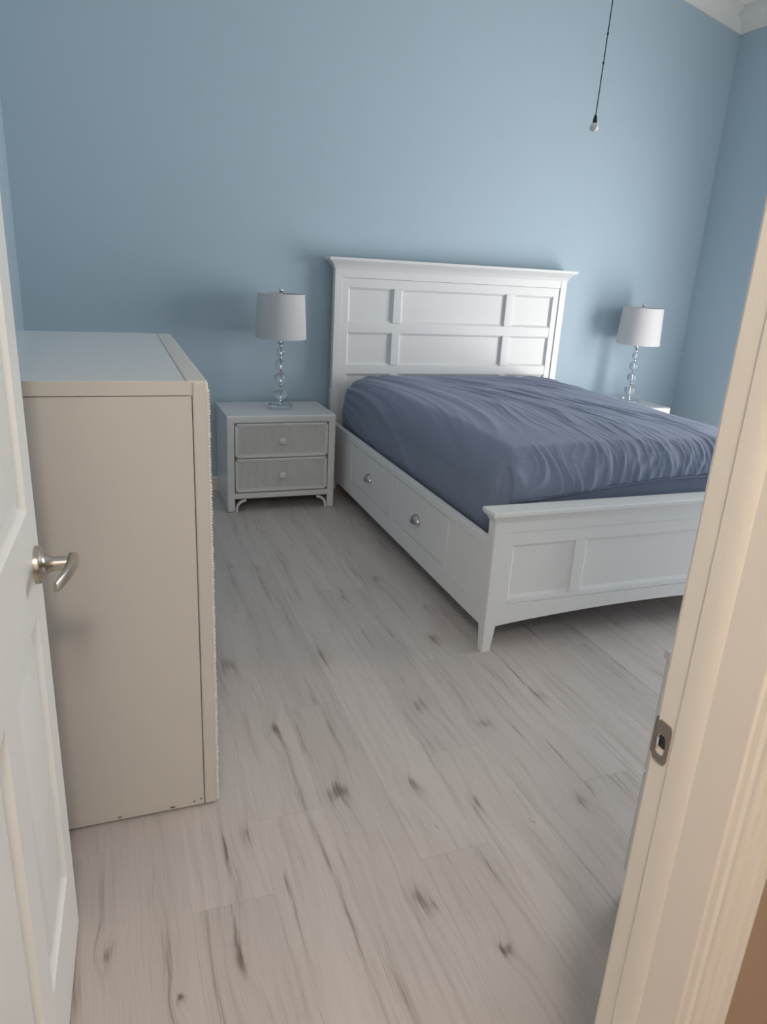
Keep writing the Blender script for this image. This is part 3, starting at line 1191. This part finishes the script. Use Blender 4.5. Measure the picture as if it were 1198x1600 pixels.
def make_nightstand(label):
    t = thing('wicker_nightstand', label, 'nightstand', (0, 0, 0), None)
    w, d, h = NW / 2, ND, NH          # local: x -w..w, front at y=-d, back at y=0
    cs = bmesh.new()
    box(cs, -w, -w + .018, -d + .02, 0, 0.004, h - .018, .003)
    box(cs, w - .018, w, -d + .02, 0, 0.004, h - .018, .003)
    box(cs, -w + .018, w - .018, -.014, 0, .07, h - .018)
    box(cs, -w + .018, w - .018, -d + .03, -.014, .085, .097)
    obj('carcass', cs, M_TOP, t)
    obj('tabletop', B(-w, w, -d + .012, 0, h - .020, h, .006, 3), M_TOP, t, 'smooth white top')
    # wrapped front frame
    fr = bmesh.new()
    y0, y1 = -d, -d + .024
    box(fr, -w, -w + .042, y0, y1, 0, h - .002, .009, 3)
    box(fr, w - .042, w, y0, y1, 0, h - .002, .009, 3)
    box(fr, -w + .036, w - .036, y0 + .0008, y1 - .001, h - .042, h - .0015, .008, 3)
    box(fr, -w + .035, w - .035, y0 + .003, y1, .078, .112, .006, 2)
    obj('front_frame', fr, M_WICKER_FRAME, t)
    obj('front_shadow_gap', B(-w + .03, w - .03, y1 - .004, y1 - .001, .09, h - .03), M_DARK, t)
    # curved bentwood brackets under the apron
    for s in (-1, 1):
        bk = bmesh.new()
        cx, cz, r = s * (w - .042 - .064), .014, .062
        pts_o, pts_i = [], []
        for i in range(13):
            a = math.pi / 2 * i / 12
            pts_o.append((cx + s * r * math.cos(a), cz + r * math.sin(a)))
            pts_i.append((cx + s * (r - .014) * math.cos(a), cz + (r - .014) * math.sin(a)))
        pts_o = [(pts_o[0][0], .0)] + pts_o
        pts_i = [(pts_i[0][0], .0)] + pts_i
        prism(bk, pts_o + pts_i[::-1], 'y', y0 + .004, y0 + .018)
        obj('bracket', bk, M_WICKER_FRAME, t)
    for z0, z1 in ((.117, .316), (.3205, .521)):
        dr = bmesh.new()
        xa, xb = -w + .0455, w - .0455
        box(dr, xa, xb, -d + .012, -d + .020, z0, z1)
        dw = obj('drawer', dr, M_WICKER_FRAME, t)
        # moulded frame
        mf = bmesh.new()
        fw = .015
        box(mf, xa, xa + fw, -d + .003, -d + .014, z0, z1, .004)
        box(mf, xb - fw, xb, -d + .003, -d + .014, z0, z1, .004)
        box(mf, xa, xb, -d + .003, -d + .014, z1 - fw, z1, .004)
        box(mf, xa, xb, -d + .003, -d + .014, z0, z0 + fw, .004)
        f2 = .022
        box(mf, xa + fw, xa + f2, -d + .007, -d + .014, z0 + fw, z1 - fw, .002)
        box(mf, xb - f2, xb - fw, -d + .007, -d + .014, z0 + fw, z1 - fw, .002)
        box(mf, xa + fw, xb - fw, -d + .007, -d + .014, z1 - f2, z1 - fw, .002)
        box(mf, xa + fw, xb - fw, -d + .007, -d + .014, z0 + fw, z0 + f2, .002)
        obj('drawer_frame', mf, M_WICKER_FRAME, dw)
        # vertical reeds, joined: far too fine to pick apart
        rd = bmesh.new()
        n = 62
        for i in range(n):
            x = xa + f2 + (xb - xa - 2 * f2) * (i + .5) / n
            hw = (xb - xa - 2 * f2) / n * .46
            prof = [(x - hw, -d + .0135), (x - hw * .7, -d + .0100), (x, -d + .0085), (x + hw * .7, -d + .0100), (x + hw, -d + .0135)]
            loft(rd, [[(a, b, z0 + f2) for a, b in prof], [(a, b, z1 - f2) for a, b in prof]])
        obj('woven_reeds', rd, M_RATTAN, dw, kind='stuff')
        kn = bmesh.new()
        zc = (z0 + z1) / 2
        lathe(kn, [(.0005, -.038), (.011, -.0375), (.0185, -.034), (.0205, -.029), (.019, -.023), (.012, -.018), (.009, -.012), (.010, -.004), (.0005, -.003)],
              (0, -d + .012, zc), 24, 'y')
        obj('knob', kn, M_WICKER_FRAME, dw)
    return t


ns = make_nightstand('white wicker nightstand left of the bed with both drawers in view')
ns.location = (-.702 + NW / 2, -.0277, 0)
ns['group'] = 'wicker nightstands beside the bed'
ns2 = copy_tree(ns)
ns2['label'] = 'white nightstand on the far right side of the bed, mostly hidden behind it'
ns2.location = (2.385 - NW / 2, -.0077, 0)
ns2.scale = (1, 1, 1.012)

# ------------------------------------------------------------------ crystal ball lamps


def make_lamp(label):
    t = thing('crystal_lamp', label, 'lamp', (0, 0, 0))
    bs = bmesh.new()
    lathe(bs, [(.001, .0005), (.068, .0005), (.070, .003), (.070, .022), (.068, .0245), (.001, .0245)], seg=48)
    obj('base', bs, M_CRYSTAL, t, 'clear glass disc base')
    z = .0245
    rod = bmesh.new()
    lathe(rod, [(.001, z + .0002), (.014, z + .0002), (.013, z + .006), (.006, z + .010), (.0032, z + .012), (.0032, .445), (.001, .445)], seg=20)
    prev_top = .030
    for zc, r in ((.091, .041), (.180, .036), (.257, .0325), (.3295, .0255), (.391, .0190)):
        obj('crystal_ball', sphere(bmesh.new(), (0, 0, zc), r, 32, 20), M_CRYSTAL, t)
        # chrome spacer below the ball
        c0, c1 = prev_top, zc - r
        hm = (c1 - c0) / 2
        if hm > .001:
            lathe(rod, [(.001, c0 - .001), (.0065, c0 - .001), (.0095, c0 + hm * .7), (.0095, c1 - hm * .7), (.0065, c1 + .001), (.001, c1 + .001)], seg=20)
        prev_top = zc + r
    lathe(rod, [(.001, .409), (.012, .409), (.013, .414), (.013, .44), (.010, .445), (.001, .445)], seg=20)
    obj('stem', rod, M_CHROME, t, 'chrome rod and spacers')
    # tapered drum shade, open top and bottom
    zb, zt, rb_, rt_ = .408, .656, .146, .134
    sh = bmesh.new()
    ring = []
    prof = [(rb_, zb), (rb_ + .0012, zb + .004), (rt_ + .0012, zt - .004), (rt_, zt), (rt_ - .002, zt), (rt_ - .0022, zt - .004), (rb_ - .0022, zb + .004), (rb_ - .002, zb)]
    rings = [[(r * math.cos(2 * math.pi * k / 64), r * math.sin(2 * math.pi * k / 64), z_) for k in range(64)] for r, z_ in prof]
    rings.append(rings[0])
    loft(sh, rings, False, False)
    bmesh.ops.remove_doubles(sh, verts=sh.verts[:], dist=1e-5)
    bmesh.ops.recalc_face_normals(sh, faces=sh.faces[:])
    s = obj('lamp_shade', sh, M_SHADE, t, 'white fabric drum shade')
    sp_ = bmesh.new()
    for kq in range(3):
        a = 2 * math.pi * kq / 3 + .5
        tube(sp_, [(0, 0, zt - .022), (rt_ * .6 * math.cos(a), rt_ * .6 * math.sin(a), zt - .020), ((rt_ - .002) * math.cos(a), (rt_ - .002) * math.sin(a), zt - .004)], .0016, 6)
    for sg in (-1, 1):
        tube(sp_, [(sg * .010, 0, .435), (sg * .045, 0, .475), (sg * .052, 0, .54), (sg * .035, 0, .605), (0, 0, .636)], .0018, 6)
    obj('harp', sp_, M_CHROME, s)
    fn = bmesh.new()
    lathe(fn, [(.001, .632), (.007, .632), (.007, .646), (.004, .652), (.005, .660), (.001, .660)], seg=16)
    sphere(fn, (0, 0, .673), .0145, 20, 12)
    obj('finial', fn, M_CHROME, s)
    return t


lamp = make_lamp('crystal ball lamp with white drum shade on the left nightstand')
lamp.location = (-.352, -.235, NH + .0005)
lamp['group'] = 'crystal ball bedside lamps'
lamp2 = copy_tree(lamp)
lamp2['label'] = 'crystal ball lamp with white drum shade right of the bed, near the room corner'
lamp2.location = (2.185, -.225, NH * 1.012 + .0005)

# ------------------------------------------------------------------ tall chest of drawers (seen from its end)
CX0, CX1 = -1.655, -1.0815
CY0, CY1 = -2.824, -1.8015
CHH = 1.1376
CO = Vector(((CX0 + CX1) / 2, (CY0 + CY1) / 2, 0))
chest = thing('chest_of_drawers', 'tall cream chest of drawers against the left wall, plain end towards the door', 'chest of drawers', CO)


def cobj(name, bm, mat, parent=chest, label=None, smooth=35, kind=None):
    return obj(name, bm, mat, parent, label, smooth, off=CO, kind=kind)


cobj('side_panel', B(CX0, CX1 - .036, CY0 + .0015, CY0 + .020, .006, CHH - .0335, .0012), M_CREAM)
cobj('side_panel', B(CX0, CX1 - .036, CY1 - .020, CY1 - .0015, .006, CHH - .0335, .0012), M_CREAM)
bk = bmesh.new()
box(bk, CX0, CX0 + .008, CY0 + .02, CY1 - .02, .03, CHH - .033)
for z in (.05, .25, .47, .69, .90):
    box(bk, CX0 + .008, CX1 - .03, CY0 + .02, CY1 - .02, z, z + .014)
cobj('back_panel', bk, M_CREAM)
cobj('top_panel', B(CX0, CX1 - .048, CY0 + .0005, CY1, CHH - .0315, CHH, .002), M_TOP, label='smooth white top')
ts = bmesh.new()
box(ts, CX0, CX1 - .037, CY0 - .0015, CY0 + .0004, CHH - .0315, CHH - .0005, .0004)
cobj('edge_strip', ts, M_CREAM)
# front frame: posts and top strip
ff = bmesh.new()
box(ff, CX1 - .0345, CX1, CY0, CY0 + .048, 0.004, CHH - .0005, .006, 3)
box(ff, CX1 - .0345, CX1, CY1 - .048, CY1, 0.004, CHH - .0005, .006, 3)
box(ff, CX1 - .0465, CX1 - .0008, CY0 + .004, CY1 - .004, CHH - .036, CHH + .0006, .005, 3)
box(ff, CX1 - .0345, CX1 - .002, CY0 + .04, CY1 - .04, .03, .075, .005)
cobj('front_frame', ff, M_CREAM)
cobj('front_shadow_gap', B(CX1 - .036, CX1 - .033, CY0 + .03, CY1 - .03, .05, CHH - .03), M_DARK)
# wrapped cane binding along the front corners: rings of strand
for yy in (CY0 + .012, CY1 - .012):
    cn = bmesh.new()
    nst = 150
    for i in range(nst):
        z = .012 + (CHH - .03) * i / nst
        s_ = (CHH - .03) / nst
        yo = yy
        sz = s_ * .47
        amp = .0028 + .0022 * random.random()
        prof = [(CX1 - .003, z), (CX1 + amp * .7, z + sz * .3), (CX1 + amp, z + sz), (CX1 + amp * .7, z + sz * 1.7), (CX1 - .003, z + sz * 2)]
        a, b = yo - .012, yo + .030
        loft(cn, [[(p, a, q) for p, q in prof], [(p, b, q) for p, q in prof]])
    cobj('cane_wrapping', cn, M_WICKER_FRAME, kind='stuff')
DZ = [(.078, .272), (.277, .478), (.483, .684), (.689, .890), (.895, 1.098)]
for z0, z1 in DZ:
    dr = B(CX1 - .028, CX1 - .004, CY0 + .052, CY1 - .052, z0, z1, .002)
    dw = cobj('drawer', dr, M_WICKER_FRAME)
    mf = bmesh.new()
    ya, yb = CY0 + .052, CY1 - .052
    fw = .02
    box(mf, CX1 - .006, CX1 + .006, ya, ya + fw, z0, z1, .004)
    box(mf, CX1 - .006, CX1 + .006, yb - fw, yb, z0, z1, .004)
    box(mf, CX1 - .006, CX1 + .006, ya, yb, z1 - fw, z1, .004)
    box(mf, CX1 - .006, CX1 + .006, ya, yb, z0, z0 + fw, .004)
    cobj('drawer_frame', mf, M_WICKER_FRAME, dw)
    rd = bmesh.new()
    n = 90
    for i in range(n):
        y = ya + fw + (yb - ya - 2 * fw) * (i + .5) / n
        hw = (yb - ya - 2 * fw) / n * .46
        prof = [(CX1 - .005, y - hw), (CX1 - .001, y - hw * .6), (CX1, y), (CX1 - .001, y + hw * .6), (CX1 - .005, y + hw)]
        loft(rd, [[(a, b, z0 + fw) for a, b in prof], [(a, b, z1 - fw) for a, b in prof]])
    cobj('woven_reeds', rd, M_RATTAN, dw, kind='stuff')
    for yk in (CY0 + .20, CY1 - .20):
        kn = lathe(bmesh.new(), [(.0005, -.003), (.0085, -.003), (.0075, .004), (.010, .010), (.0155, .014), (.0165, .018), (.0145, .022), (.008, .0245), (.0005, .025)],
                   (CX1, yk, (z0 + z1) / 2), 20, 'x')
        cobj('knob', kn, M_WICKER_FRAME, dw)
# small chips along the bottom edge of the end panel
for x, z, w_, h_ in ((-1.128, .022, .004, .004), (-1.205, .012, .012, .004), (-1.335, .013, .009, .003), (-1.146, .018, .005, .003)):
    cobj('paint_chip', B(x, x + w_, CY0 + .0008, CY0 + .0018, z, z + h_), M_CHIP, smooth=0)

# ------------------------------------------------------------------ low white cabinet against the door wall
LX0, LX1, LY0, LY1, LH = -.203, .72, -3.838, -3.383, .655
LO = Vector(((LX0 + LX1) / 2, (LY0 + LY1) / 2, 0))
lc = thing('low_cabinet', 'low white cabinet just behind the right door jamb, only its side edge in view', 'cabinet', LO)


def lobj(name, bm, mat=M_TOP, parent=lc, **k):
    return obj(name, bm, mat, parent, off=LO, **k)


lobj('body', B(LX0, LX1, LY0, LY1 - .02, .0, LH - .022, .002))
lobj('top', B(LX0 - .002, LX1 + .002, LY0, LY1, LH - .0215, LH, .003))
for i in range(2):
    xa = LX0 + .006 + i * (LX1 - LX0 - .006) / 2
    xb = xa + (LX1 - LX0 - .018) / 2
    for z0, z1 in ((.06, .34), (.346, .628)):
        dwr = lobj('drawer', B(xa, xb, LY1 - .0195, LY1 - .002, z0, z1, .002))
        lobj('knob', lathe(bmesh.new(), [(.0005, -.003), (.006, -.003), (.006, .010), (.013, .016), (.013, .022), (.0005, .025)], ((xa + xb) / 2, LY1 - .002, (z0 + z1) / 2), 16, 'y'), M_CHROME, dwr)

# ------------------------------------------------------------------ ceiling fan (above the frame) and its pull cord
FX, FY = .545, -1.8
fan = thing('ceiling_fan', 'white ceiling fan above the bed, only its pull cord reaches into view', 'ceiling fan', (FX, FY, 2.9))
fo = Vector((FX, FY, 2.9))


def fobj(name, bm, mat=M_FAN, parent=fan, **k):
    return obj(name, bm, mat, parent, off=fo, **k)


fobj('canopy', lathe(bmesh.new(), [(.001, ceil_z(FX) - .07), (.03, ceil_z(FX) - .07), (.07, ceil_z(FX) - .01), (.07, ceil_z(FX) - .003), (.001, ceil_z(FX) - .003)], (FX, FY, 0), 28))
fobj('downrod', lathe(bmesh.new(), [(.001, 3.02), (.013, 3.02), (.013, ceil_z(FX) - .06), (.001, ceil_z(FX) - .06)], (FX, FY, 0), 16))
fobj('motor', lathe(bmesh.new(), [(.001, 2.80), (.05, 2.80), (.07, 2.84), (.11, 2.86), (.12, 2.90), (.12, 2.97), (.09, 3.01), (.03, 3.03), (.001, 3.03)], (FX, FY, 0), 36))
for i in range(5):
    a = 2 * math.pi * i / 5 + .3
    bm = bmesh.new()
    box(bm, .17, .66, -.065, .065, -.004, .004, .003)
    box(bm, .10, .22, -.018, .018, -.010, -.004, .002)
    bmesh.ops.transform(bm, matrix=Matrix.Translation((FX, FY, 2.90)) @ Matrix.Rotation(a, 4, 'Z') @ Matrix.Rotation(R(10), 4, 'X'), verts=bm.verts[:])
    fobj('blade', bm)

CXc, CYc, CZc = .519, -1.8, 1.952
pc = thing('pull_cord', 'thin dark pull cord with a white ball knob hanging over the bed', 'pull cord', (CXc, CYc, CZc))
po = Vector((CXc, CYc, CZc))
cd = bmesh.new()
tube(cd, [(.527, CYc, 2.81), (.527, CYc, 2.367), (.523, CYc, 2.15), (.520, CYc, 1.985)], .0022, 8)
cordo = obj('cord', cd, M_CORD, pc, off=po)
for z, x in ((2.26, .5252), (2.165, .5233)):
    obj('knot', sphere(bmesh.new(), (x, CYc, z), .0042, 12, 8, 1, 1, 1.7), M_CORD, pc, off=po)
obj('ferrule', lathe(bmesh.new(), [(.001, 1.963), (.0088, 1.963), (.0078, 1.975), (.0045, 1.990), (.001, 1.990)], (.5195, CYc, 0), 16), M_BLACK, pc, 'black cone ferrule', off=po)
obj('ball_knob', sphere(bmesh.new(), (.519, CYc, 1.949), .0165, 24, 14, 1, 1, 1), M_KNOB, pc, 'glossy white ball', off=po)
